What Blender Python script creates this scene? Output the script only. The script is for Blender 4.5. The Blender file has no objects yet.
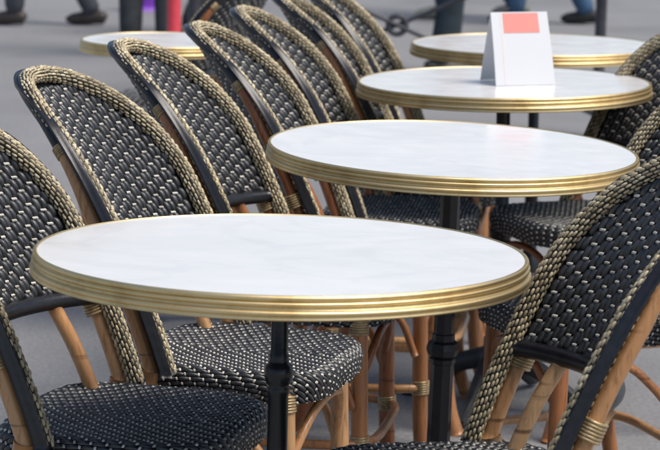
import bpy, math, random
import numpy as np
from mathutils import Vector, Matrix

random.seed(7)
rng = np.random.default_rng(7)
sc = bpy.context.scene
col = sc.collection
R = math.radians

# ------------------------------------------------------------------ camera
CAM_H = 1.285
PITCH, ROLL = R(9.70), R(1.0887)
cam_data = bpy.data.cameras.new("camera")
cam = bpy.data.objects.new("camera", cam_data)
col.objects.link(cam)
right = Vector((1, 0, 0))
fwd = Vector((0, math.cos(PITCH), -math.sin(PITCH)))
up = Vector((0, math.sin(PITCH), math.cos(PITCH)))
r2 = right * math.cos(ROLL) + up * math.sin(ROLL)
u2 = up * math.cos(ROLL) - right * math.sin(ROLL)
M4 = Matrix((r2, u2, -fwd)).transposed().to_4x4()
M4.translation = (0, 0, CAM_H)
cam.matrix_world = M4
cam_data.sensor_width = 36.0
cam_data.lens = 2341.12 / 660.0 * 36.0
cam_data.clip_start = 0.05
cam_data.clip_end = 2000
cam_data.dof.use_dof = True
cam_data.dof.focus_distance = 3.45
cam_data.dof.aperture_fstop = 12.5
sc.camera = cam

# ------------------------------------------------------------------ world, sun, exposure
SUN_EL, SUN_AZ = R(60), R(115)      # azimuth clockwise from +Y (behind the camera, to the right)
world = bpy.data.worlds.new("World")
sc.world = world
world.use_nodes = True
wn = world.node_tree
bg = wn.nodes["Background"]
sky = wn.nodes.new("ShaderNodeTexSky")
sky.sky_type = 'NISHITA'
sky.sun_disc = False
sky.sun_elevation = SUN_EL
sky.sun_rotation = SUN_AZ
sky.air_density = 1.0
sky.dust_density = 2.2
sky.ozone_density = 1.0
wn.links.new(sky.outputs[0], bg.inputs[0])
bg.inputs[1].default_value = 0.055
sun_l = bpy.data.lights.new("sun", 'SUN')
sun_l.energy = 1.5
sun_l.angle = R(35)
sun_l.color = (1.0, 0.945, 0.865)
sun = bpy.data.objects.new("sun", sun_l)
col.objects.link(sun)
sdir = Vector((math.sin(SUN_AZ) * math.cos(SUN_EL), math.cos(SUN_AZ) * math.cos(SUN_EL), math.sin(SUN_EL)))
sun.rotation_euler = sdir.to_track_quat('Z', 'Y').to_euler()
sun.location = (0, 0, 8)
sc.view_settings.view_transform = 'Standard'
sc.view_settings.look = 'None'
sc.view_settings.gamma = 1.0
sc.view_settings.exposure = 1.22
sc.cycles.use_denoising = True
sc.cycles.max_bounces = 8

# ------------------------------------------------------------------ material helpers
def mat(name):
    m = bpy.data.materials.new(name)
    m.use_nodes = True
    return m, m.node_tree, m.node_tree.nodes["Principled BSDF"]

def nd(t, kind, **kw):
    n = t.nodes.new(kind)
    for k, v in kw.items():
        if k.startswith("i_"):
            n.inputs[k[2:]].default_value = v
        else:
            setattr(n, k, v)
    return n

def ramp(t, fac, stops):
    n = t.nodes.new("ShaderNodeValToRGB")
    e = n.color_ramp.elements
    while len(e) < len(stops):
        e.new(0.5)
    for el, (p, c) in zip(e, stops):
        el.position = p
        el.color = (*c, 1) if len(c) == 3 else c
    t.links.new(fac, n.inputs[0])
    return n.outputs[0]

def noise(t, scale, detail=4, rough=0.55, coords="Object", stretch=None, dist=0.0):
    tc = t.nodes.new("ShaderNodeTexCoord")
    out = tc.outputs[coords]
    if stretch:
        mp = t.nodes.new("ShaderNodeMapping")
        mp.inputs["Scale"].default_value = stretch
        t.links.new(out, mp.inputs[0])
        out = mp.outputs[0]
    n = t.nodes.new("ShaderNodeTexNoise")
    n.inputs["Scale"].default_value = scale
    n.inputs["Detail"].default_value = detail
    n.inputs["Roughness"].default_value = rough
    n.inputs["Distortion"].default_value = dist
    t.links.new(out, n.inputs["Vector"])
    return n.outputs["Fac"]

def bump(t, bsdf, h, strength, dist=0.002):
    b = t.nodes.new("ShaderNodeBump")
    b.inputs["Strength"].default_value = strength
    b.inputs["Distance"].default_value = dist
    t.links.new(h, b.inputs["Height"])
    t.links.new(b.outputs[0], bsdf.inputs["Normal"])

def simple(name, c, rough=0.5, metal=0.0, var=0.15, nscale=30, bstr=0.0, spec=None, coat=0.0):
    m, t, b = mat(name)
    f = noise(t, nscale)
    lo = tuple(x * (1 - var) for x in c)
    hi = tuple(min(1, x * (1 + var)) for x in c)
    t.links.new(ramp(t, f, [(0.3, lo), (0.7, hi)]), b.inputs["Base Color"])
    b.inputs["Roughness"].default_value = rough
    b.inputs["Metallic"].default_value = metal
    if spec is not None:
        b.inputs["Specular IOR Level"].default_value = spec
    if coat:
        b.inputs["Coat Weight"].default_value = coat
        b.inputs["Coat Roughness"].default_value = 0.12
    if bstr:
        bump(t, b, f, bstr)
    return m

MT = {}
MT["strand"] = simple("black_resin_strand", (0.016, 0.017, 0.020), 0.43, var=0.5, nscale=120, bstr=0.25, spec=0.8, coat=0.12)
MT["strand_dark"] = simple("black_resin_base", (0.004, 0.004, 0.005), 0.6, var=0.3, nscale=60, spec=0.12)
MT["dash"] = simple("cream_resin_strand", (0.60, 0.58, 0.52), 0.35, var=0.12, nscale=90, spec=0.5)
MT["strand_b"] = simple("grey_black_resin_strand", (0.024, 0.025, 0.028), 0.48, var=0.5, nscale=90, bstr=0.25, spec=0.8, coat=0.1)
MT["dash_b"] = simple("worn_cream_strand", (0.42, 0.40, 0.35), 0.45, var=0.25, nscale=90)
MT["wrap"] = simple("black_wrapped_edge", (0.012, 0.012, 0.016), 0.3, var=0.4, nscale=80, bstr=0.2, spec=0.5)
MT["iron"] = simple("black_painted_cast_iron", (0.010, 0.011, 0.015), 0.3, var=0.3, nscale=40, bstr=0.25, spec=0.5)
MT["dull_iron"] = simple("worn_cast_iron", (0.03, 0.032, 0.036), 0.5, var=0.5, nscale=25, bstr=0.3)
MT["card"] = simple("white_card", (0.68, 0.69, 0.71), 0.55, var=0.015, nscale=6)
MT["salmon"] = simple("salmon_print", (0.78, 0.27, 0.23), 0.55, var=0.03, nscale=20)
MT["pale_pink"] = simple("pale_pink_print", (0.80, 0.70, 0.68), 0.55, var=0.03, nscale=20)

def tan_strand(name, gain):
    m, t, b = mat(name)
    f = noise(t, 55, 3)
    oi = t.nodes.new("ShaderNodeObjectInfo")
    c = ramp(t, f, [(p, tuple(x * gain for x in q)) for p, q in ((0.25, (0.24, 0.185, 0.10)), (0.5, (0.43, 0.355, 0.22)), (0.75, (0.58, 0.51, 0.36)))])
    hsv = t.nodes.new("ShaderNodeHueSaturation")
    mr = nd(t, "ShaderNodeMapRange")
    mr.inputs["To Min"].default_value = 0.85
    mr.inputs["To Max"].default_value = 1.12
    t.links.new(oi.outputs["Random"], mr.inputs["Value"])
    t.links.new(mr.outputs[0], hsv.inputs["Value"])
    t.links.new(c, hsv.inputs["Color"])
    t.links.new(hsv.outputs[0], b.inputs["Base Color"])
    b.inputs["Roughness"].default_value = 0.36
    bump(t, b, noise(t, 260, 2), 0.15, 0.001)
    return m
MT["tan"] = tan_strand("tan_resin_strand", 1.2)
MT["tan_b"] = tan_strand("cream_tan_strand", 1.5)
MT["tan_c"] = tan_strand("brown_tan_strand", 0.78)
MT["tan_base"] = simple("rim_core_black", (0.018, 0.015, 0.012), 0.55)

def rattan():
    m, t, b = mat("varnished_rattan")
    oi = t.nodes.new("ShaderNodeObjectInfo")
    sep = t.nodes.new("ShaderNodeSeparateColor")
    t.links.new(oi.outputs["Color"], sep.inputs[0])
    jit = nd(t, "ShaderNodeMath", operation='MULTIPLY_ADD')
    jit.inputs[1].default_value = 0.35
    t.links.new(oi.outputs["Random"], jit.inputs[0])
    t.links.new(sep.outputs[0], jit.inputs[2])
    base = ramp(t, jit.outputs[0], [(0.0, (0.27, 0.085, 0.028)), (0.35, (0.41, 0.165, 0.058)), (0.7, (0.53, 0.27, 0.11)), (1.0, (0.60, 0.36, 0.175))])
    f = noise(t, 22, 5, 0.6, stretch=(6, 6, 0.9), dist=0.6)
    mix = nd(t, "ShaderNodeMix", data_type='RGBA', blend_type='MULTIPLY')
    mix.inputs["Factor"].default_value = 1.0
    t.links.new(base, mix.inputs[6])
    t.links.new(ramp(t, f, [(0.28, (0.42, 0.38, 0.34)), (0.45, (0.86, 0.85, 0.84)), (0.75, (1.1, 1.1, 1.1))]), mix.inputs[7])
    # dark node rings and scorch marks along the pole
    g = noise(t, 9, 2, 0.4, stretch=(0.5, 0.5, 7))
    mix2 = nd(t, "ShaderNodeMix", data_type='RGBA', blend_type='MULTIPLY')
    mix2.inputs["Factor"].default_value = 1.0
    t.links.new(mix.outputs[2], mix2.inputs[6])
    t.links.new(ramp(t, g, [(0.25, (0.35, 0.3, 0.27)), (0.33, (1, 1, 1))]), mix2.inputs[7])
    t.links.new(mix2.outputs[2], b.inputs["Base Color"])
    b.inputs["Roughness"].default_value = 0.38
    b.inputs["Coat Weight"].default_value = 0.25
    bump(t, b, f, 0.25, 0.002)
    return m
MT["rattan"] = rattan()
MT["binding"] = simple("cane_binding", (0.40, 0.29, 0.15), 0.28, metal=0.3, var=0.35, nscale=120)

def brass():
    m, t, b = mat("brushed_brass")
    f = noise(t, 17, 7, 0.68)
    g = noise(t, 160, 3, 0.6, stretch=(1, 1, 7))
    t.links.new(ramp(t, f, [(0.28, (0.60, 0.44, 0.205)), (0.5, (0.80, 0.62, 0.325)), (0.8, (0.87, 0.70, 0.41))]), b.inputs["Base Color"])
    b.inputs["Metallic"].default_value = 1.0
    t.links.new(ramp(t, f, [(0.25, (0.52,) * 3), (0.8, (0.36,) * 3)]), b.inputs["Roughness"])
    bump(t, b, g, 0.12, 0.0006)
    return m
MT["brass"] = brass()

def marble():
    m, t, b = mat("white_marble")
    oi = t.nodes.new("ShaderNodeObjectInfo")
    tc = t.nodes.new("ShaderNodeTexCoord")
    add = nd(t, "ShaderNodeVectorMath", operation='ADD')
    sclr = nd(t, "ShaderNodeVectorMath", operation='SCALE')
    sclr.inputs["Scale"].default_value = 7.0
    t.links.new(oi.outputs["Location"], sclr.inputs[0])
    t.links.new(tc.outputs["Object"], add.inputs[0])
    t.links.new(sclr.outputs[0], add.inputs[1])
    mp = t.nodes.new("ShaderNodeMapping")
    mp.inputs["Rotation"].default_value = (0, 0, 0.6)
    mp.inputs["Scale"].default_value = (1.0, 1.4, 1.0)
    t.links.new(add.outputs[0], mp.inputs[0])
    def nz(scale, detail, dist):
        n = nd(t, "ShaderNodeTexNoise")
        n.inputs["Scale"].default_value = scale
        n.inputs["Detail"].default_value = detail
        n.inputs["Distortion"].default_value = dist
        t.links.new(mp.outputs[0], n.inputs["Vector"])
        return n.outputs["Fac"]
    cloud = ramp(t, nz(3.2, 6, 0.8), [(0.3, (0.77, 0.765, 0.752)), (0.62, (0.825, 0.815, 0.80))])
    vein = ramp(t, nz(2.3, 8, 1.6), [(0.455, (1, 1, 1)), (0.495, (0.945, 0.95, 0.957)), (0.535, (1, 1, 1))])
    mix = nd(t, "ShaderNodeMix", data_type='RGBA', blend_type='MULTIPLY')
    mix.inputs["Factor"].default_value = 1.0
    t.links.new(cloud, mix.inputs[6])
    t.links.new(vein, mix.inputs[7])
    t.links.new(mix.outputs[2], b.inputs["Base Color"])
    t.links.new(ramp(t, nz(14, 4, 0.2), [(0.3, (0.12,) * 3), (0.7, (0.24,) * 3)]), b.inputs["Roughness"])
    b.inputs["Specular IOR Level"].default_value = 0.5
    return m
MT["marble"] = marble()

def pavement():
    m, t, b = mat("grey_pavement")
    f = noise(t, 0.7, 6, 0.6, coords="Object")
    g = noise(t, 90, 4, 0.7, coords="Object")
    v = nd(t, "ShaderNodeTexVoronoi")
    v.inputs["Scale"].default_value = 140
    tc = nd(t, "ShaderNodeTexCoord")
    t.links.new(tc.outputs["Object"], v.inputs["Vector"])
    c1 = ramp(t, f, [(0.3, (0.19, 0.188, 0.19)), (0.5, (0.25, 0.248, 0.25)), (0.7, (0.29, 0.287, 0.288))])
    mix = nd(t, "ShaderNodeMix", data_type='RGBA', blend_type='MULTIPLY')
    mix.inputs["Factor"].default_value = 1.0
    t.links.new(c1, mix.inputs[6])
    t.links.new(ramp(t, g, [(0.3, (0.62, 0.62, 0.63)), (0.6, (1, 1, 1)), (0.78, (1.22, 1.2, 1.18))]), mix.inputs[7])
    mix2 = nd(t, "ShaderNodeMix", data_type='RGBA', blend_type='MULTIPLY')
    mix2.inputs["Factor"].default_value = 0.5
    t.links.new(mix.outputs[2], mix2.inputs[6])
    t.links.new(ramp(t, v.outputs["Distance"], [(0.0, (0.75,) * 3), (0.5, (1.05,) * 3)]), mix2.inputs[7])
    # trodden-in spots
    v2 = nd(t, "ShaderNodeTexVoronoi")
    v2.inputs["Scale"].default_value = 3.1
    t.links.new(tc.outputs["Object"], v2.inputs["Vector"])
    mix3 = nd(t, "ShaderNodeMix", data_type='RGBA', blend_type='MULTIPLY')
    mix3.inputs["Factor"].default_value = 1.0
    t.links.new(mix2.outputs[2], mix3.inputs[6])
    t.links.new(ramp(t, v2.outputs["Distance"], [(0.05, (0.55,) * 3), (0.085, (1,) * 3)]), mix3.inputs[7])
    t.links.new(mix3.outputs[2], b.inputs["Base Color"])
    b.inputs["Roughness"].default_value = 0.75
    bump(t, b, g, 0.35, 0.004)
    return m
MT["pavement"] = pavement()

# ------------------------------------------------------------------ mesh helpers
class MB:
    """collects vertices and faces of one mesh"""
    def __init__(s):
        s.v, s.f, s.m, s.sm = [], [], [], []
        s.n = 0
    def add(s, verts, faces, mi=0, smooth=True):
        verts = np.asarray(verts, float).reshape(-1, 3)
        s.v.append(verts)
        for f in faces:
            s.f.append(tuple(i + s.n for i in f))
            s.m.append(mi)
            s.sm.append(smooth)
        s.n += len(verts)
    def mesh(s, name, mats):
        me = bpy.data.meshes.new(name)
        me.from_pydata(np.concatenate(s.v).tolist(), [], s.f)
        for m in mats:
            me.materials.append(MT[m] if isinstance(m, str) else m)
        me.polygons.foreach_set("material_index", s.m)
        me.polygons.foreach_set("use_smooth", s.sm)
        me.update()
        return me

def link(name, me, parent=None, kind=None):
    o = bpy.data.objects.new(name, me)
    col.objects.link(o)
    if parent is not None:
        o.parent = parent
    if kind:
        o["kind"] = kind
    return o

def tag(o, label, cat, group=None):
    o["label"] = label
    o["category"] = cat
    if group:
        o["group"] = group
    return o

def grid_faces(nu, nv, cu=False, cv=False):
    fs = []
    for i in range(nu if cu else nu - 1):
        for j in range(nv if cv else nv - 1):
            a, b = i, (i + 1) % nu
            c, d = j, (j + 1) % nv
            fs.append((a * nv + c, b * nv + c, b * nv + d, a * nv + d))
    return fs

def frames(P):
    P = np.asarray(P, float)
    T = np.gradient(P, axis=0)
    T /= np.linalg.norm(T, axis=1)[:, None] + 1e-12
    N = np.zeros_like(P)
    a = np.array([1.0, 0, 0]) if abs(T[0][0]) < 0.8 else np.array([0, 1.0, 0])
    n = a - T[0] * a.dot(T[0])
    N[0] = n / np.linalg.norm(n)
    for i in range(1, len(P)):
        n = N[i - 1] - T[i] * N[i - 1].dot(T[i])
        N[i] = n / np.linalg.norm(n)
    return T, N, np.cross(T, N)

def resample(P, n):
    P = np.asarray(P, float)
    L = np.concatenate([[0], np.cumsum(np.linalg.norm(np.diff(P, axis=0), axis=1))])
    s = np.linspace(0, L[-1], n)
    return np.stack([np.interp(s, L, P[:, k]) for k in range(3)], -1), L[-1]

def smooth_path(P, n=24):
    """Catmull-Rom through the points"""
    P = np.asarray(P, float)
    Q = np.vstack([2 * P[0] - P[1], P, 2 * P[-1] - P[-2]])
    out = []
    m = max(2, n // (len(P) - 1))
    for i in range(1, len(Q) - 2):
        for k in range(m):
            t = k / m
            out.append(0.5 * ((2 * Q[i]) + (-Q[i - 1] + Q[i + 1]) * t + (2 * Q[i - 1] - 5 * Q[i] + 4 * Q[i + 1] - Q[i + 2]) * t * t + (-Q[i - 1] + 3 * Q[i] - 3 * Q[i + 1] + Q[i + 2]) * t ** 3))
    out.append(Q[-2])
    return np.array(out)

def tube(mb, P, rad, ns=10, mi=0, cap=True, closed=False):
    P = np.asarray(P, float)
    if closed:
        T = np.roll(P, -1, 0) - np.roll(P, 1, 0)
        T /= np.linalg.norm(T, axis=1)[:, None]
        N = np.cross(np.array([0, 0, 1.0]), T)
        N /= np.linalg.norm(N, axis=1)[:, None]
        B = np.cross(T, N)
    else:
        T, N, B = frames(P)
    rad = np.broadcast_to(np.asarray(rad, float), (len(P),))
    a = np.linspace(0, 2 * np.pi, ns, endpoint=False)
    V = P[:, None, :] + rad[:, None, None] * (np.cos(a)[None, :, None] * N[:, None, :] + np.sin(a)[None, :, None] * B[:, None, :])
    fs = grid_faces(len(P), ns, closed, True)
    fs = [f[::-1] for f in fs]
    V = V.reshape(-1, 3)
    if cap and not closed:
        fs.append(tuple(range(ns)))
        fs.append(tuple(range((len(P) - 1) * ns, len(P) * ns))[::-1])
    mb.add(V, [f[::-1] for f in fs], mi)

def lathe(mb, prof, ns=64, mi=0, center=(0, 0, 0)):
    prof = np.asarray(prof, float)
    a = np.linspace(0, 2 * np.pi, ns, endpoint=False)
    V = np.stack([prof[:, 0][:, None] * np.cos(a), prof[:, 0][:, None] * np.sin(a), np.repeat(prof[:, 1][:, None], ns, 1)], -1)
    V = V.reshape(-1, 3) + np.array(center)
    fs = [f[::-1] for f in grid_faces(len(prof), ns, False, True)]
    mb.add(V, fs, mi)

def box(mb, c, s, mi=0, rot=None, bev=0.0):
    x, y, z = (k / 2 for k in s)
    V = np.array([(i, j, k) for i in (-x, x) for j in (-y, y) for k in (-z, z)])
    if rot is not None:
        V = V @ np.array(rot).T
    V = V + np.array(c)
    mb.add(V, [(0, 1, 3, 2), (4, 6, 7, 5), (0, 4, 5, 1), (2, 3, 7, 6), (0, 2, 6, 4), (1, 5, 7, 3)], mi, False)

def bumps(mb, surf, u0, u1, v0, v1, h, mi, na=5, nl=6, lens=0.35, end=-0.0012, jit=0.0, flat=2.0, along=0.55):
    """many small lens-shaped strands lying on surf(u, v) -> (pos, normal); u across the strand, v along it"""
    u0, u1, v0, v1 = (np.asarray(k, float) for k in (u0, u1, v0, v1))
    n = len(u0)
    if n == 0:
        return
    a = np.linspace(-1, 1, na)
    t = np.linspace(0, 1, nl)
    wid = (1 - lens) + lens * np.sin(np.pi * t) ** 0.6
    uc, uh = (u0 + u1) / 2, (u1 - u0) / 2
    U = uc[:, None, None] + uh[:, None, None] * a[None, :, None] * wid[None, None, :]
    V = np.broadcast_to(v0[:, None, None] + (v1 - v0)[:, None, None] * t[None, None, :], U.shape)
    hh = h * (1 + jit * rng.standard_normal(n))
    Hh = end + (hh[:, None, None] - end) * (np.clip(np.sin(np.pi * t), 0, 1) ** along)[None, None, :] * np.sqrt(np.clip(1 - 0.97 * np.abs(a) ** flat, 0, 1))[None, :, None]
    P, N = surf(U.ravel(), V.ravel())
    X = (P + N * Hh.ravel()[:, None]).reshape(n, -1, 3)
    base = grid_faces(na, nl)
    faces = []
    # orient outward using the first strand
    p = X[0]
    f = base[len(base) // 2]
    nn = np.cross(p[f[1]] - p[f[0]], p[f[2]] - p[f[0]])
    k = (n // 2) * 0
    if nn.dot(N[0]) < 0:
        base = [q[::-1] for q in base]
    for i in range(n):
        o = i * na * nl
        faces += [tuple(j + o for j in q) for q in base]
    if isinstance(mi, (list, tuple)):
        first = len(mb.m)
        mb.add(X.reshape(-1, 3), faces, mi[0])
        pick = rng.choice(len(mi), n)
        for i in range(n):
            for k in range(len(base)):
                mb.m[first + i * len(base) + k] = mi[pick[i]]
    else:
        mb.add(X.reshape(-1, 3), faces, mi)

# ------------------------------------------------------------------ ground
mb = MB()
mb.add([(-300, -300, 0), (300, -300, 0), (300, 300, 0), (-300, 300, 0)], [(0, 1, 2, 3)])
g = link("pavement", mb.mesh("pavement", ["pavement"]))
g["kind"] = "structure"

# ------------------------------------------------------------------ bistro chair (local: faces +X, Y across, back centre at x = 0)
WD, ZT, ZS, LA, LB, KW, PP, QQ = 0.190, 0.880, 0.672, 0.317, 0.451, 0.086, 0.805, 0.793
SEAT_Z = 0.462
PANEL_Z = 0.592

def bx(y, z):
    dz = z - 0.46
    return -LA * dz - LB * dz * dz + KW * (y / WD) ** 2

def yext(z):
    s = np.clip((np.asarray(z, float) - ZS) / (ZT - ZS), 0, 1) ** (1 / QQ)
    return WD * np.clip(np.cos(np.arcsin(s)), 0, 1) ** PP

def arch(zlow, dx=0.0, n=160, grow=0.0):
    ph = np.linspace(np.pi, 0, 161)
    c, s = np.cos(ph), np.clip(np.sin(ph), 0, 1)
    y = WD * np.sign(c) * np.abs(c) ** PP
    z = ZS + (ZT - ZS) * s ** QQ
    zl = np.linspace(zlow, ZS, 30, endpoint=False)
    y = np.concatenate([-WD * np.ones(30), y, WD * np.ones(30)])
    z = np.concatenate([zl, z, zl[::-1]])
    ty, tz = np.gradient(y), np.gradient(z)
    tl = np.hypot(ty, tz) + 1e-12
    X = bx(y, z) + (dx(z) if callable(dx) else dx)
    G = grow(z) if callable(grow) else grow
    P = np.stack([X, y - G * tz / tl, z + G * ty / tl], -1)
    P, L = resample(P, n)
    return P, L

def panel_surf(side):
    def f(u, v):
        P = np.stack([bx(u, v) - 0.004 - (0.006 if side < 0 else 0), u, v], -1)
        N = np.stack([np.ones_like(u), -2 * KW * u / WD ** 2, LA + 2 * LB * (v - 0.46)], -1)
        N /= np.linalg.norm(N, axis=1)[:, None]
        return P, N * side
    return f

def make_panel():
    mb = MB()
    # dark core sheet
    zs = np.linspace(PANEL_Z - 0.005, ZT - 0.004, 40)
    for side in (1, -1):
        S = panel_surf(side)
        V = []
        for z in zs:
            e = max(float(yext(z)) - 0.003, 0.002)
            u = np.linspace(-e, e, 30)
            P, N = S(u, np.full_like(u, z))
            V.append(P - N * 0.0022)
        fs = grid_faces(len(zs), 30)
        mb.add(np.concatenate(V), fs if side < 0 else [f[::-1] for f in fs], 1)
    pitch, per = 0.0080, 0.0196
    ncol = int(2 * WD / pitch) + 2
    for side in (1, -1):
        S = panel_surf(side)
        b = [[], [], [], []]
        d = [[], [], [], []]
        for j in range(-ncol // 2, ncol // 2 + 1):
            pair = j // 2
            ph = (0.5 * (pair % 2)) * per + 0.06 * per * (j % 2)
            y = j * pitch
            for i in range(-1, 20):
                z0 = PANEL_Z + 0.006 + i * per + ph
                z1 = z0 + per * 0.90
                zm0, zm1 = max(z0, PANEL_Z), z1
                e = float(yext(min(zm1, ZT - 0.001))) if zm1 < ZT else 0
                if zm1 > ZT - 0.012 or abs(y) > float(yext(zm1)) - 0.008:
                    # shorten the strand under the rim
                    zm1 = z0 + per * 0.38
                    if zm1 > ZT - 0.012 or abs(y) > float(yext(zm1)) - 0.008:
                        continue
                if zm1 - zm0 < 0.006:
                    continue
                jy = rng.normal(0, 0.0005)
                for k, val in enumerate((y - pitch * 0.54 + jy, y + pitch * 0.54 + jy, zm0 - per * 0.04, zm1)):
                    b[k].append(val)
                zc = z0 + per * 0.95
                if j % 2 == 0 and zc < ZT - 0.02 and zc > PANEL_Z + 0.004 and abs(y + pitch / 2) < float(yext(zc)) - 0.016:
                    yc = y + pitch * 0.5
                    for k, val in enumerate((yc - pitch * 0.52, yc + pitch * 0.52, zc - per * 0.10, zc + per * 0.10)):
                        d[k].append(val)
        bumps(mb, S, *b, 0.0021, (0, 0, 3), na=6, nl=7, lens=0.42, end=-0.0024, jit=0.18, flat=3.4, along=0.5)
        bumps(mb, S, *d, 0.0022, (2, 2, 4), na=5, nl=5, lens=0.2, end=-0.0004, jit=0.2, flat=4)
    return mb.mesh("back_panel", ["strand", "strand_dark", "dash", "strand_b", "dash_b"])

RIM_R = 0.0145
def make_rim():
    mb = MB()
    P, L = arch(0.452, n=420)
    T, N, B = frames(P)
    # frame aligned: N toward chair front
    front = np.stack([np.ones(len(P)), np.zeros(len(P)), np.zeros(len(P))], -1)
    N = front - T * (front * T).sum(1)[:, None]
    N /= np.linalg.norm(N, axis=1)[:, None]
    B = np.cross(T, N)
    s = np.linspace(0, L, len(P))
    def surf(u, v):
        c = np.stack([np.interp(v, s, P[:, k]) for k in range(3)], -1)
        n = np.stack([np.interp(v, s, N[:, k]) for k in range(3)], -1)
        b = np.stack([np.interp(v, s, B[:, k]) for k in range(3)], -1)
        nrm = np.cos(u)[:, None] * n + np.sin(u)[:, None] * b
        return c + nrm * (RIM_R - 0.0022), nrm
    tube(mb, P[::3], RIM_R - 0.0026, 12, 1)
    nc, per = 14, 0.0118
    q = [[], [], [], []]
    nrow = int(L / per)
    for c in range(nc):
        for i in range(-1, nrow + 1):
            v0 = (i + (c * 5 / 14) % 1.0) * per
            v1 = v0 + per * 0.98
            if v0 < -0.002 or v1 > L + 0.002:
                continue
            uc = c * 2 * np.pi / nc + rng.normal(0, 0.045)
            v0 += rng.normal(0, 0.0006)
            hw = np.pi / nc * 0.80
            for k, val in enumerate((uc - hw, uc + hw, v0, v1)):
                q[k].append(val)
    bumps(mb, surf, *q, 0.0019, (0, 0, 2, 3), na=5, nl=6, lens=0.42, end=-0.0014, jit=0.22, flat=3.0, along=0.45)
    return mb.mesh("woven_rim", ["tan", "tan_base", "tan_b", "tan_c"])

def tube_mesh(name, P, r, mats, ns=12):
    mb = MB()
    tube(mb, P, r, ns)
    return mb.mesh(name, mats)

def make_seat():
    hx, hy, cx = 0.175, 0.178, 0.150
    r0, rr, drop = 0.86, 0.020, 0.012
    pw = 4.5
    def surf(u, v):                       # u across (Y), v along (X), in metres from the seat centre
        s, t = v / hx, u / hy
        r = (np.abs(s) ** pw + np.abs(t) ** pw) ** (1 / pw)
        r = np.maximum(r, 1e-6)
        k = np.where(r > r0, r0 / r, 1.0)
        fx, fy = s * k * hx, t * k * hy   # point on the flat part
        ux, uy = s / r * hx, t / r * hy
        # outward direction of the outline
        gx = np.sign(s) * np.abs(s / r) ** (pw - 1) / hx
        gy = np.sign(t) * np.abs(t / r) ** (pw - 1) / hy
        gl = np.hypot(gx, gy) + 1e-9
        gx, gy = gx / gl, gy / gl
        arc = np.clip((r - r0) * np.hypot(ux, uy), 0, 0.058)
        a = arc / rr
        ac = np.minimum(a, np.pi * 0.56)
        rest = np.maximum(a - np.pi * 0.56, 0) * rr
        out = rr * np.sin(ac) + rest * np.cos(np.pi * 0.56)
        dn = rr * (1 - np.cos(ac)) + rest * np.sin(np.pi * 0.56)
        dish = -0.008 * (1 - np.clip(r / r0, 0, 1) ** 2)
        X = cx + fx + gx * out
        Y = fy + gy * out
        Z = SEAT_Z - dn + dish
        N = np.stack([gx * np.sin(ac), gy * np.sin(ac), np.cos(ac)], -1)
        return np.stack([X, Y, Z], -1), N
    # solid core
    core = MB()
    ring = np.linspace(0, 2 * np.pi, 72, endpoint=False)
    rad = np.concatenate([np.linspace(0.02, r0, 6), np.linspace(r0 + 0.02, 1.19, 10)])
    V = []
    for q in rad:
        c, s = np.cos(ring), np.sin(ring)
        m = (np.abs(c) ** pw + np.abs(s) ** pw) ** (1 / pw)
        P, N = surf(s / m * q * hy, c / m * q * hx)
        V.append(P - N * 0.0012)
    n = len(ring)
    Va = np.concatenate(V)
    fs = [f[::-1] for f in grid_faces(len(rad), n, False, True)]
    fs = [f[::-1] for f in fs]
    fs.append(tuple(range(n))[::-1])
    fs.append(tuple(range((len(rad) - 1) * n, len(rad) * n)))
    core.add(Va, fs, 0)
    # underside slab
    low = V[-1].copy()
    mb = MB()
    px, per = 0.0072, 0.0250
    rmax = 1.19
    b, d = [[], [], [], []], [[], [], [], []]
    nj = int(hy * rmax / px) + 1
    ni = int(hx * rmax / per) + 2
    for j in range(-nj, nj + 1):
        tw = (abs(j) * 0.34) % 1.0           # chevron twill mirrored about the middle
        for i in range(-ni, ni + 1):
            x0 = (i + tw) * per
            x1 = x0 + per * 0.80
            y = j * px
            xm = (x0 + x1) / 2
            if (abs(xm / hx) ** pw + abs(y / hy) ** pw) ** (1 / pw) < rmax:
                for k, val in enumerate((y - px * 0.48, y + px * 0.48, x0, x1)):
                    b[k].append(val)
            xc = x1 + per * 0.10
            if (abs(xc / hx) ** pw + abs(y / hy) ** pw) ** (1 / pw) < rmax:
                for k, val in enumerate((y - px * 0.36, y + px * 0.36, xc - per * 0.085, xc + per * 0.085)):
                    d[k].append(val)
    bumps(mb, surf, *b, 0.0021, (0, 0, 2), na=5, nl=6, lens=0.35, jit=0.2, flat=3.2, along=0.5)
    bumps(mb, surf, *d, 0.0020, (1, 1, 3), na=4, nl=4, lens=0.2, end=-0.0002, jit=0.2, flat=4)
    return core.mesh("seat", ["strand_dark"]), mb.mesh("seat_weave", ["strand", "dash", "strand_b", "dash_b"])

def make_binding(r=0.0160, turns=6, w=0.0046):
    mb = MB()
    prof = []
    for k in range(turns):
        z = (k - turns / 2 + 0.5) * w
        for a in np.linspace(-np.pi / 2, np.pi / 2, 6):
            prof.append((r + 0.0020 * np.cos(a), z + w / 2 * np.sin(a) * 0.98))
    prof = [(r - 0.004, prof[0][1])] + prof + [(r - 0.004, prof[-1][1])]
    lathe(mb, prof, 20)
    return mb.mesh("binding", ["binding"])

def orient(o, p, d):
    o.location = p
    o.rotation_euler = Vector(d).to_track_quat('Z', 'X').to_euler()

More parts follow.
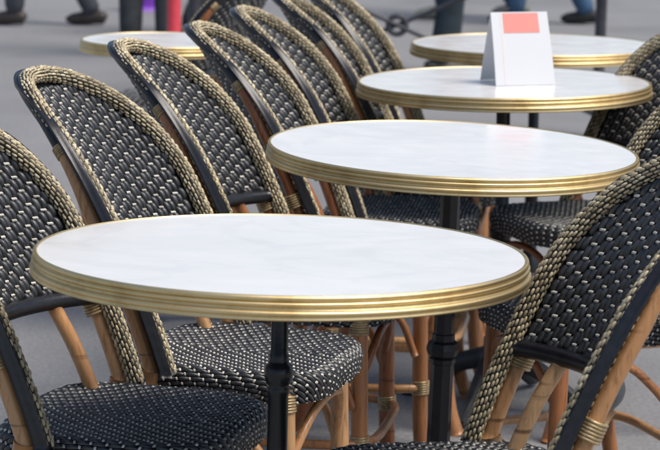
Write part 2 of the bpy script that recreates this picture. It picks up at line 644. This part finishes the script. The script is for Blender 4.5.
CH = {}
def build_chair_meshes():
    CH["panel"] = make_panel()
    CH["rim"] = make_rim()
    CH["seat"], CH["seat_weave"] = make_seat()
    CH["bind"] = make_binding()
    CH["bind_t"] = make_binding(0.0116, 5, 0.004)
    # flat wrapped band round the outside of the rim
    top = lambda z: np.clip((z - 0.815) / 0.055, 0, 1) ** 1.2
    P, _ = arch(0.452, dx=lambda z: -0.013 * top(z), grow=lambda z: 0.0128 - 0.013 * top(z), n=140)
    T = np.gradient(P, axis=0)
    T /= np.linalg.norm(T, axis=1)[:, None]
    o_ = np.cross(T, np.array([1.0, 0, 0]))
    o_ /= np.linalg.norm(o_, axis=1)[:, None]
    prof = [(0.010, -0.0015), (0.0112, 0.0), (0.010, 0.0016), (0.005, 0.0024), (-0.001, 0.0026), (-0.006, 0.0020), (-0.008, 0.0), (-0.008, -0.006), (-0.007, -0.0085), (-0.003, -0.006), (0.003, -0.0025)]
    mb = MB()
    V = np.stack([P + np.array([1.0, 0, 0]) * a_ - o_ * b_ * -1 for a_, b_ in prof], 1).reshape(-1, 3)
    fs = grid_faces(len(P), len(prof), False, True)
    fs.append(tuple(range(len(prof)))[::-1]); fs.append(tuple(range((len(P) - 1) * len(prof), len(P) * len(prof))))
    mb.add(V, fs)
    CH["edge"] = mb.mesh("edge_wrap", ["wrap"])
    P, _ = arch(0.455, dx=lambda z: -0.026 + 0.021 * np.clip((z - 0.70) / 0.13, 0, 1), grow=lambda z: 0.0035 * (1 - np.clip((z - 0.70) / 0.13, 0, 1)), n=110)
    mb = MB()
    tube(mb, P, 0.0112, 14)
    Vf = np.concatenate(mb.v)
    mb.m = [1 if np.mean(Vf[list(f), 2]) > 0.785 else 0 for f in mb.f]   # upper part wrapped in black
    CH["frame"] = mb.mesh("back_frame", ["rattan", "wrap"])
    y = np.linspace(-WD, WD, 30)
    CH["rail"] = tube_mesh("back_rail", np.stack([bx(y, PANEL_Z - 0.006) - 0.008, y, np.full_like(y, PANEL_Z - 0.006)], -1), 0.0125, ["wrap"])
    for s in (-1, 1):
        CH["front", s] = tube_mesh("leg", smooth_path([(0.262, s * 0.150, 0.446), (0.266, s * 0.153, 0.30), (0.270, s * 0.156, 0.14), (0.279, s * 0.160, 0.06), (0.298, s * 0.167, 0.0)], 28), 0.0152, ["rattan"], 14)
        CH["rear", s] = tube_mesh("leg", smooth_path([(KW - 0.027, s * (WD + 0.003), 0.460), (KW - 0.05, s * (WD - 0.003), 0.34), (KW - 0.075, s * (WD - 0.004), 0.16), (KW - 0.10, s * WD, 0.06), (KW - 0.13, s * (WD + 0.004), 0.0)], 28), 0.0145, ["rattan"], 14)
        yp = s * 0.125
        CH["post", s] = tube_mesh("back_post", smooth_path([(bx(yp, PANEL_Z) - 0.008, yp, PANEL_Z - 0.012), (bx(yp, 0.52) - 0.003, yp, 0.52), (bx(yp, 0.44) + 0.004, yp * 1.02, 0.44)], 8), 0.0110, ["rattan"], 12)
        CH["brace", s] = tube_mesh("brace", smooth_path([(0.258, s * 0.170, 0.27), (0.225, s * 0.172, 0.345), (0.16, s * 0.172, 0.385), (0.10, s * 0.174, 0.345), (KW - 0.046, s * 0.178, 0.27)], 28), 0.0075, ["rattan"], 10)
    # bent hoop round the four legs
    a = np.linspace(0, 2 * np.pi, 96, endpoint=False)
    pw = 5.0
    c, s_ = np.cos(a), np.sin(a)
    m = (np.abs(c) ** pw + np.abs(s_) ** pw) ** (1 / pw)
    hoop = np.stack([0.143 + 0.151 * c / m, (0.186 + 0.012 * (-c / m)) * s_ / m, np.full_like(a, 0.205)], -1)
    mbh = MB()
    tube(mbh, hoop, 0.0085, 10, closed=True)
    CH["hoop"] = mbh.mesh("stretcher_hoop", ["rattan"])
    CH["front_rung"] = tube_mesh("front_rung", smooth_path([(0.262, -0.150, 0.30), (0.285, -0.07, 0.385), (0.285, 0.07, 0.385), (0.262, 0.150, 0.30)], 24), 0.0078, ["rattan"], 10)
build_chair_meshes()

def make_chair():
    e = bpy.data.objects.new("bistro_chair", None)
    col.objects.link(e)
    e.empty_display_size = 0.1
    link("back_panel", CH["panel"], e, "stuff")
    link("woven_rim", CH["rim"], e, "stuff")
    link("edge_wrap", CH["edge"], e)
    fr = link("back_frame", CH["frame"], e)
    link("back_rail", CH["rail"], e)
    seat = link("seat", CH["seat"], e)
    link("seat_weave", CH["seat_weave"], seat, "stuff")
    link("stretcher_hoop", CH["hoop"], e)
    link("front_rung", CH["front_rung"], e)
    for s in (-1, 1):
        fl = link("leg", CH["front", s], e)
        rl = link("leg", CH["rear", s], e)
        link("back_post", CH["post", s], e)
        link("brace", CH["brace", s], e)
        # cane bindings
        z = PANEL_Z - 0.022
        dz = 0.01
        p = np.array([bx(s * WD, z) - 0.027, s * (WD + 0.003), z])
        q = np.array([bx(s * WD, z + dz) - 0.027, s * (WD + 0.003), z + dz])
        orient(link("binding", CH["bind"], fr), p, q - p)
        z = 0.785
        yy = float(yext(z))
        w_ = min(1.0, (z - 0.70) / 0.13)
        p = np.array([bx(s * yy, z) - 0.026 + 0.021 * w_, s * (yy + 0.0035 * (1 - w_)), z])
        y2 = float(yext(z + dz))
        q = np.array([bx(s * y2, z + dz) - 0.026 + 0.021 * w_, s * y2, z + dz])
        orient(link("binding", CH["bind_t"], fr), p, q - p)
        orient(link("binding", CH["bind"], fl), (0.2625, s * 0.1505, 0.415), (-0.02, -0.02 * s, 1))
        orient(link("binding", CH["bind"], fl), (0.2685, s * 0.1547, 0.205), (-0.03, -0.02 * s, 1))
        orient(link("binding", CH["bind"], rl), (KW - 0.066, s * (WD - 0.004), 0.215), (0.14, 0, 1))
        orient(link("binding", CH["bind"], rl), (KW - 0.038, s * WD, 0.425), (0.1, 0, 1))
    return e

def copy_tree(o, parent=None):
    c = o.copy()
    col.objects.link(c)
    c.parent = parent
    for ch in list(o.children):
        copy_tree(ch, c)
    return c

LEFT_ROW = "woven chairs lined up on the left of the tables"
RIGHT_ROW = "woven chairs on the right of the tables"
chairs = [
    (-0.416, 3.251, -14.0, "black woven bistro chair nearest the camera at lower left, seat partly under front table", LEFT_ROW),
    (-0.275, 3.687, -15.7, "second black woven chair of the left row, seat behind the front table's pole", LEFT_ROW),
    (-0.177, 4.228, -10.2, "third woven chair of the left row, back rising clear behind the front table", LEFT_ROW),
    (-0.065, 4.645, -7.1, "fourth woven chair of the left row, back beside the second table's left edge", LEFT_ROW),
    (0.006, 5.075, -7.0, "fifth woven chair of the left row, seat seen between first and second tabletops", LEFT_ROW),
    (0.081, 5.534, -3.6, "sixth woven chair of the left row, back beside the third table's left edge", LEFT_ROW),
    (0.140, 5.964, -8.3, "farthest woven chair of the left row, its back against the open pavement", LEFT_ROW),
    (0.312, 2.945, 188.0, "black woven bistro chair at lower right, tan rim leaning beside front table", RIGHT_ROW),
    (0.600, 4.110, 198.0, "woven chair right of the second table, black seat corner under its top", RIGHT_ROW),
    (0.685, 5.090, 202.0, "woven chair right of the third table, grey lit seat below second tabletop", RIGHT_ROW),
    (-0.405, 6.640, 174.0, "woven chair facing left behind the left row beside the small far table", "woven chairs of the row behind"),
    (-0.350, 7.130, 168.0, "farther woven chair facing left, half hidden behind the fifth chair's back", "woven chairs of the row behind"),
]
proto = make_chair()
for i, (x, y, a, lab, grp) in enumerate(chairs):
    o = proto if i == 0 else copy_tree(proto)
    o.location = (x, y, 0)
    o.rotation_euler = (0, 0, R(a))
    tag(o, lab, "chair", grp)
    tone = [0.55, 0.62, 0.05, 0.10, 0.2, 0.3, 0.25, 0.65, 0.15, 0.2, 0.2, 0.2][i]
    for c in o.children_recursive:
        c.color = (tone + (0.35 if c.name.startswith("stretcher") else 0.0), 0, 0, 1)

# ------------------------------------------------------------------ bistro table
def make_table(rad, th, base):
    """rad: radius of the brass edge; th: edge height; base: pole description"""
    e = bpy.data.objects.new("bistro_table", None)
    col.objects.link(e)
    H = 0.735
    mb = MB()
    rm = rad - 0.0095
    lathe(mb, [(0.0001, H - 0.012), (rm + 0.0005, H - 0.012), (rm + 0.0005, H - 0.0006), (rm - 0.001, H), (rm * 0.5, H), (0.0001, H)], 160)
    me = mb.mesh("marble_top", ["marble"])
    for p in me.polygons:
        p.use_smooth = False
    link("marble_top", me, e)
    # ridged brass edge
    def arcp(r, z, a0, a1, rr, n=7):
        return [(r + rr * math.cos(R(a0 + (a1 - a0) * k / (n - 1))), z + rr * math.sin(R(a0 + (a1 - a0) * k / (n - 1)))) for k in range(n)]
    q = rad - 0.004
    prof = [(rm, H - 0.004), (rm, H + 0.0004), (rm + 0.001, H + 0.0013), (q - 0.003, H + 0.0013)]
    prof += arcp(q - 0.0035, H - 0.0025, 90, -60, 0.0038)
    prof += [(q - 0.0030, H - 0.0068)]
    prof += arcp(q - 0.0005, H - 0.0092, 70, -70, 0.0024)
    prof += [(q - 0.0018, H - 0.0120), (q - 0.0010, H - 0.0165)]
    prof += arcp(q + 0.0008, H - 0.0200, 80, -60, 0.0033)
    prof += [(q + 0.0012, H - 0.0240), (q + 0.0034, H - 0.0262), (q + 0.0034, H - th + 0.0015), (q + 0.002, H - th), (q - 0.006, H - th), (q - 0.006, H - th + 0.004)]
    mb = MB()
    lathe(mb, prof[::-1], 192)
    link("brass_edge", mb.mesh("brass_edge", ["brass"]), e)
    mb = MB()
    lathe(mb, [(0.0001, H - th + 0.003), (q - 0.006, H - th + 0.003), (q - 0.006, H - 0.013), (0.0001, H - 0.013)], 96)
    link("underboard", mb.mesh("underboard", ["strand_dark"]), e)
    # hub under the top
    mb = MB()
    lathe(mb, [(0.0001, H - th - 0.034), (base["r0"] + 0.006, H - th - 0.034), (max(0.028, base.get('hub', 0)), H - th - 0.030), (max(0.034, base.get('hub', 0)), H - th - 0.012), (0.075, H - th - 0.004), (0.075, H - th + 0.0028), (0.0001, H - th + 0.0028)], 24)
    link("hub", mb.mesh("hub", ["iron"]), e)
    # pole
    c = base["collar"]
    r0, r1 = base["r0"], base["r1"]
    prof = [(r1 * 1.9, 0.135), (r1 * 1.9, 0.16), (r1 * 1.35, 0.175), (r1 * 1.02, 0.20)]
    prof += [(r1, c - 0.028), (r1 * 1.12, c - 0.026), (r1 * 1.14, c - 0.018), (r1 * 1.0, c - 0.016), (r1 * 1.30, c - 0.011), (r1 * 1.44, c), (r1 * 1.30, c + 0.011), (r1 * 1.02, c + 0.015), (r0 * 1.12, c + 0.02), (r0 * 1.12, c + 0.026), (r0, c + 0.028), (r0 * 0.96, H - th - 0.03)]
    mb = MB()
    lathe(mb, prof, base.get("sides", 16))
    me = mb.mesh("pole", ["iron"])
    if base.get("sides", 16) <= 8:
        for p in me.polygons:
            p.use_smooth = False
    link("pole", me, e)
    # cast iron feet
    mb = MB()
    lathe(mb, [(0.0001, 0.085), (0.030, 0.085), (0.05, 0.10), (0.046, 0.125), (0.034, 0.138), (0.0001, 0.138)], 20)
    link("base_boss", mb.mesh("base_boss", ["dull_iron"]), e)
    for k in range(base["feet"]):
        a = R(base["turn"] + 360 / base["feet"] * k)
        P = smooth_path([(0.03, 0, 0.112), (0.09, 0, 0.095), (0.15, 0, 0.055), (0.20, 0, 0.022), (0.235, 0, 0.011)], 20)
        P = np.stack([P[:, 0] * math.cos(a), P[:, 0] * math.sin(a), P[:, 2]], -1)
        mb = MB()
        n = len(P)
        rr = np.interp(np.linspace(0, 1, n), [0, 0.3, 0.8, 1], [0.026, 0.020, 0.014, 0.011])
        tube(mb, P, rr, 10)
        side = np.array([-math.sin(a), math.cos(a), 0])
        for sg in (-1, 1):   # cast ribs
            tube(mb, P + side * (rr * 0.55)[:, None] * sg + np.array([0, 0, 1]) * (rr * 0.75)[:, None], 0.0045, 6)
        link("foot", mb.mesh("foot", ["dull_iron"]), e)
    return e

TG = "round marble bistro tables with brass edges"
tables = [
    # top centre x, y, tilt x, tilt y (deg), base, label
    (-0.0625, 3.0063, -0.45, -0.82, dict(r0=0.0115, r1=0.0135, collar=0.572, feet=3, turn=-30), "large round white marble table with brass edge in front, nearest the camera"),
    (0.2115, 4.0415, -1.2, 1.07, dict(r0=0.018, r1=0.0205, collar=0.376, feet=4, turn=20, sides=8), "second round marble table from the front, empty, overlapped by front table"),
    (0.3765, 5.1307, 0.85, 0.16, dict(r0=0.016, r1=0.019, collar=0.40, feet=4, turn=-25, hub=0.032), "third round marble table, carrying the white folded card"),
    (0.5235, 6.0574, 0.33, -0.07, dict(r0=0.014, r1=0.017, collar=0.40, feet=3, turn=40), "farthest round marble table of the row, behind the white folded card"),
]
for (x, y, tx, ty, base, lab) in tables:
    e = make_table(0.3265, 0.0285, base)
    tx, ty = R(tx), R(ty)
    e.location = (x + 0.735 * tx, y + 0.735 * ty, 0)
    e.rotation_euler = (ty, -tx, 0)
    tag(e, lab, "table", TG)
e = make_table(0.225, 0.0285, dict(r0=0.014, r1=0.017, collar=0.40, feet=3, turn=10))
e.location = (-0.425, 5.98, 0)
tag(e, "small round brass edged table at upper left behind the chair backs", "table", "round tables of the row behind")

# ------------------------------------------------------------------ folded card on the third table
def make_card():
    e = bpy.data.objects.new("folded_card", None)
    col.objects.link(e)
    w, h, dpt, th = 0.128, 0.154, 0.060, 0.0012
    def leaf(sgn):
        a = math.atan2(dpt * sgn, h)
        L = math.hypot(dpt, h)
        mb = MB()
        nseg = 8
        V = []
        for k in range(nseg + 1):
            t = k / nseg
            bow = 0.0025 * math.sin(math.pi * t) * sgn
            for xs in (-w / 2, w / 2):
                for off in (0, th):
                    flare = 1 + 0.05 * (1 - t)
                    V.append((xs * flare, -(1 - t) * dpt * sgn - bow + (off - th / 2), t * h))
        fs = []
        for k in range(nseg):
            b0, b1 = 4 * k, 4 * (k + 1)
            fs += [(b0, b0 + 2, b1 + 2, b1), (b0 + 3, b0 + 1, b1 + 1, b1 + 3), (b0 + 1, b0, b1, b1 + 1), (b0 + 2, b0 + 3, b1 + 3, b1 + 2)]
        fs += [(0, 1, 3, 2), (4 * nseg, 4 * nseg + 2, 4 * nseg + 3, 4 * nseg + 1)]
        mb.add(V, fs, 0, False)
        return mb
    f = link("front_leaf", leaf(1).mesh("front_leaf", ["card"]), e)
    link("rear_leaf", leaf(-1).mesh("rear_leaf", ["card"]), e)
    # printed blocks on the front leaf
    def patch(x0, x1, t0, t1, m, name):
        mb = MB()
        V = []
        for t in np.linspace(t0, t1, 6):
            for x in (x0, x1):
                bow = 0.0025 * math.sin(math.pi * t)
                V.append((x * (1 + 0.05 * (1 - t)), -(1 - t) * dpt - bow - th / 2 - 0.0005, t * h))
        mb.add(V, [(2 * k, 2 * k + 1, 2 * k + 3, 2 * k + 2) for k in range(5)], 0, False)
        link(name, mb.mesh(name, [m]), f)
    patch(-0.038, 0.042, 0.715, 0.985, "salmon", "printed_band")
    patch(-0.0435, -0.041, 0.02, 0.985, "pale_pink", "printed_line")
    return e
card = make_card()
card.location = (0.405, 5.115, 0.7362)
card.rotation_euler = (0, R(-0.85), R(13))
tag(card, "white folded tent card with salmon block standing on the third table", "card")

# ------------------------------------------------------------------ background
def struct_tube(mb, a, b, r, ns=10):
    tube(mb, [a, tuple((np.array(a) + np.array(b)) / 2), b], r, ns)

MT["rail_paint"] = simple("dark_grey_paint", (0.045, 0.045, 0.055), 0.45, var=0.2)
MT["red_paint"] = simple("red_paint", (0.62, 0.05, 0.07), 0.4, var=0.08)
e = bpy.data.objects.new("street_barrier", None)
col.objects.link(e)
e.location = (0.268, 9.9, 0)
hw, zb, zt, zc = 0.86, 0.17, 0.92, 0.455
mb = MB(); struct_tube(mb, (-hw, 0, zt), (hw, 0, zt), 0.018); link("top_rail", mb.mesh("top_rail", ["rail_paint"]), e)
mb = MB(); struct_tube(mb, (-hw, 0, zb), (hw, 0, zb), 0.014); link("bottom_rail", mb.mesh("bottom_rail", ["rail_paint"]), e)
for s in (-1, 1):
    mb = MB(); struct_tube(mb, (s * hw, 0, -0.02), (s * hw, 0, 0.97), 0.024)
    lathe(mb, [(0.0001, 0.965), (0.026, 0.97), (0.034, 0.995), (0.026, 1.02), (0.0001, 1.03)], 16, center=(s * hw, 0, 0))
    link("post", mb.mesh("post", ["rail_paint"]), e)
    mb = MB(); struct_tube(mb, (-hw, 0.004 * s, zc - s * 0.37), (hw, 0.004 * s, zc + s * 0.37), 0.0095)
    link("cross_bar", mb.mesh("cross_bar", ["rail_paint"]), e)
a = np.linspace(0, 2 * np.pi, 32, endpoint=False)
mb = MB()
P = np.stack([0.038 * np.cos(a), np.zeros_like(a), zc + 0.038 * np.sin(a)], -1)
P = np.vstack([P, P[:1]])
tube(mb, P, 0.012, 8)
link("center_ring", mb.mesh("center_ring", ["rail_paint"]), e)
tag(e, "dark metal street barrier with crossed bars behind the tables", "barrier")

e = bpy.data.objects.new("street_post", None)
col.objects.link(e)
e.location = (-0.765, 11.2, 0)
mb = MB(); lathe(mb, [(0.0001, 0), (0.06, 0), (0.06, 0.05), (0.034, 0.08), (0.032, 1.05), (0.036, 1.06), (0.036, 1.08), (0.024, 1.11), (0.0001, 1.12)], 20)
link("shaft", mb.mesh("shaft", ["red_paint"]), e)
mb = MB(); lathe(mb, [(0.034, 0.88), (0.0355, 0.882), (0.0355, 0.96), (0.034, 0.962)], 20)
link("band", mb.mesh("band", ["dash"]), e)
tag(e, "slim red street post at the upper left behind the chairs", "post")

# people: one continuous body, clothes as children
def skin_mesh(name, verts, edges, radii, mtl, root=0, sub=1):
    me = bpy.data.meshes.new(name)
    me.from_pydata(verts, edges, [])
    o = bpy.data.objects.new(name, me)
    col.objects.link(o)
    m = o.modifiers.new("skin", 'SKIN')
    m.use_smooth_shade = True
    if not me.skin_vertices:
        bpy.context.view_layer.objects.active = o
    sv = me.skin_vertices[0].data
    for i, r in enumerate(radii):
        sv[i].radius = (r, r) if not isinstance(r, tuple) else r
    sv[root].use_root = True
    o.modifiers.new("sub", 'SUBSURF').levels = sub
    o.modifiers["sub"].render_levels = sub
    bpy.context.view_layer.update()
    ev = o.evaluated_get(bpy.context.evaluated_depsgraph_get())
    nm = bpy.data.meshes.new_from_object(ev)
    nm.name = name
    for p in nm.polygons:
        p.use_smooth = True
    bpy.data.objects.remove(o)
    nm.materials.clear()
    nm.materials.append(mtl)
    return nm

def make_person(stride, trouser, jacket, shoe, hairc, skinc, bag=None, facing=0):
    e = bpy.data.objects.new("person", None)
    col.objects.link(e)
    s = stride
    # x forward, y left
    hipL, hipR = (0, 0.09, 0.90), (0, -0.09, 0.90)
    kneeL, kneeR = (s * 0.30 + 0.03, 0.095, 0.49), (-s * 0.12 + 0.04, -0.095, 0.49)
    ankL, ankR = (s * 0.36, 0.10, 0.09), (-s * 0.42, -0.10, 0.10)
    V = [(0, 0, 0.95), (0, 0, 1.10), (-0.01, 0, 1.28), (0, 0, 1.42), (0.01, 0, 1.50), (0.025, 0, 1.60), (0.03, 0, 1.70), (0.11, 0, 1.605)]
    rad = [0.12, 0.115, 0.135, 0.10, 0.055, (0.088, 0.076), (0.085, 0.074), 0.018]
    E_ = [(0, 1), (1, 2), (2, 3), (3, 4), (4, 5), (5, 6), (5, 7)]
    def add(p, r, parent):
        V.append(p); rad.append(r); E_.append((parent, len(V) - 1)); return len(V) - 1
    for sg, hip, knee, ank in ((1, hipL, kneeL, ankL), (-1, hipR, kneeR, ankR)):
        h = add(hip, 0.085, 0); k = add(knee, 0.058, h); a_ = add((ank[0], ank[1], 0.075), 0.032, k)
        add((ank[0] + 0.11, ank[1], 0.042), 0.018, a_)
        sh = add((0, 0.18 * sg, 1.40), 0.06, 3)
        el = add((-0.02 - 0.12 * s * sg, 0.24 * sg, 1.12), 0.042, sh)
        wr = add((0.10 - 0.2 * s * sg, 0.25 * sg, 0.90), 0.029, el)
        pm = add((0.13 - 0.2 * s * sg, 0.25 * sg, 0.83), (0.02, 0.036), wr)
        for q, (dx, ln) in enumerate(((-0.028, 0.07), (-0.009, 0.08), (0.011, 0.076), (0.03, 0.06))):
            f1 = add((0.135 - 0.2 * s * sg + dx, 0.25 * sg, 0.79), 0.009, pm)
            add((0.145 - 0.2 * s * sg + dx, 0.235 * sg, 0.79 - ln), 0.008, f1)
        th = add((0.175 - 0.2 * s * sg, 0.24 * sg, 0.84), 0.010, pm)
        add((0.195 - 0.2 * s * sg, 0.23 * sg, 0.80), 0.009, th)
    link("body", skin_mesh("body", V, E_, rad, simple("skin_tone", skinc, 0.5)), e)
    # trousers
    V2 = [(0, 0, 1.0), (0, 0, 0.93), hipL, kneeL, (ankL[0], ankL[1], 0.055), hipR, kneeR, (ankR[0], ankR[1], 0.055)]
    link("trousers", skin_mesh("trousers", V2, [(0, 1), (1, 2), (2, 3), (3, 4), (1, 5), (5, 6), (6, 7)], [0.165, 0.185, 0.125, 0.08, 0.066, 0.125, 0.08, 0.066], simple("trouser_cloth", trouser, 0.85, var=0.3, nscale=14)), e)
    V3 = [(0, 0, 0.84), (0, 0, 1.10), (-0.01, 0, 1.28), (0, 0, 1.43)]
    E3 = [(0, 1), (1, 2), (2, 3)]
    r3 = [0.215, 0.18, 0.185, 0.12]
    for sg in (1, -1):
        V3 += [(0, 0.19 * sg, 1.40), (-0.02 - 0.12 * s * sg, 0.24 * sg, 1.12), (0.09 - 0.19 * s * sg, 0.25 * sg, 0.92)]
        n = len(V3)
        E3 += [(3, n - 3), (n - 3, n - 2), (n - 2, n - 1)]
        r3 += [0.075, 0.057, 0.045]
    link("jacket", skin_mesh("jacket", V3, E3, r3, simple("jacket_cloth", jacket, 0.8, var=0.25, nscale=14)), e)
    for ank in (ankL, ankR):
        mb = MB()
        P = np.array([(ank[0] - 0.07, ank[1], 0.045), (ank[0] - 0.03, ank[1], 0.055), (ank[0] + 0.05, ank[1], 0.05), (ank[0] + 0.13, ank[1], 0.04), (ank[0] + 0.19, ank[1], 0.034)])
        tube(mb, smooth_path(P, 16), np.interp(np.linspace(0, 1, 17), [0, 0.1, 0.5, 0.85, 1], [0.03, 0.042, 0.045, 0.034, 0.015]), 12)
        Vv = mb.v[0]; Vv[:, 2] = np.maximum(Vv[:, 2], 0.002)
        link("shoe", mb.mesh("shoe", [simple("shoe_leather", shoe, 0.5)]), e)
    mb = MB()
    V = []
    th_ = np.linspace(0, 2 * np.pi, 20, endpoint=False)
    for ph in np.linspace(0.05, 1.75, 8):
        rr = 0.098 * (1 + 0.04 * math.sin(5 * ph))
        V += [(0.02 + rr * math.sin(ph) * math.cos(t) * (0.75 if math.cos(t) > 0.3 and ph > 1.0 else 1.0), 0.9 * rr * math.sin(ph) * math.sin(t), 1.665 + rr * 1.15 * math.cos(ph)) for t in th_]
    mb.add(V, [f[::-1] for f in grid_faces(8, 20, False, True)] + [tuple(range(20))], 0)
    link("hair", mb.mesh("hair", [simple("hair", hairc, 0.6)]), e)
    return e

def make_bag(c, handle_h=0.16, sx=0.26, sy=0.10, sz=0.28):
    e = bpy.data.objects.new("carrier_bag", None)
    col.objects.link(e)
    mb = MB()
    n = 24
    a = np.linspace(0, 2 * np.pi, n, endpoint=False)
    V = []
    zz = np.linspace(0, 1, 7)
    for t in zz:
        k = (1.0 - 0.12 * t) * (0.92 if t == 0 else 1)
        c4 = (np.abs(np.cos(a)) ** 4 + np.abs(np.sin(a)) ** 4) ** 0.25
        V.append(np.stack([sx / 2 * k * np.cos(a) / c4, sy / 2 * (1 - 0.45 * t) * np.sin(a) / c4 + 0.006 * np.sin(3 * a + 5 * t), np.full(n, t * sz)], -1))
    fs = [f[::-1] for f in grid_faces(7, n, False, True)]
    fs.append(tuple(range(n))); fs.append(tuple(range(6 * n, 7 * n))[::-1])
    mb.add(np.concatenate(V), [f[::-1] for f in fs])
    m = simple("bag_cloth", c, 0.5, var=0.25, nscale=12)
    link("pouch", mb.mesh("pouch", [m]), e)
    for s in (-1, 1):
        mb = MB()
        tube(mb, smooth_path([(-0.07, 0.02 * s, sz - 0.01), (-0.05, 0.015 * s, sz + handle_h * 0.8), (0.05, 0.015 * s, sz + handle_h * 0.8), (0.07, 0.02 * s, sz - 0.01)], 18), 0.006, 8)
        link("handle", mb.mesh("handle", [m]), e)
    return e

SK = (0.5, 0.32, 0.24)
PG = "passers-by behind the terrace"
folk = [
    (0.575, 12.2, 8, 0.10, (0.020, 0.034, 0.045), (0.05, 0.05, 0.06), (0.03, 0.03, 0.03), "person in dark slate trousers standing behind the farthest table, left of the card"),
    (0.98, 16.0, 190, 0.75, (0.045, 0.075, 0.16), (0.10, 0.11, 0.14), (0.16, 0.17, 0.15), "person in blue jeans and grey shoes walking, just above the card's left corner"),
    (1.44, 15.6, 170, 0.6, (0.05, 0.11, 0.20), (0.15, 0.12, 0.1), (0.02, 0.02, 0.02), "person in lighter denim walking, just above the card's right corner"),
    (-1.02, 12.9, 95, 0.10, (0.04, 0.045, 0.05), (0.04, 0.04, 0.05), (0.02, 0.02, 0.02), "person in charcoal trousers standing left of the red post"),
    (-0.70, 14.2, 20, 0.55, (0.035, 0.033, 0.04), (0.06, 0.05, 0.05), (0.03, 0.03, 0.03), "person in near-black trousers striding just right of the red post"),
    (-1.78, 14.8, 170, 0.6, (0.06, 0.065, 0.08), (0.12, 0.1, 0.1), (0.05, 0.04, 0.035), "person in grey trousers walking at the far upper left corner"),
]
for (x, y, a, st, tr, jk, shoe, lab) in folk:
    p = make_person(st, tr, jk, shoe, (0.03, 0.02, 0.015), SK)
    p.location = (x, y, 0)
    p.rotation_euler = (0, 0, R(a))
    tag(p, lab, "person", PG)
b = make_bag((0.17, 0.035, 0.42))
b.location = (-1.32, 16.1, 0.0); b.rotation_euler = (0, 0, 0.3)
tag(b, "purple bag at the upper left edge beyond the chair backs", "bag")
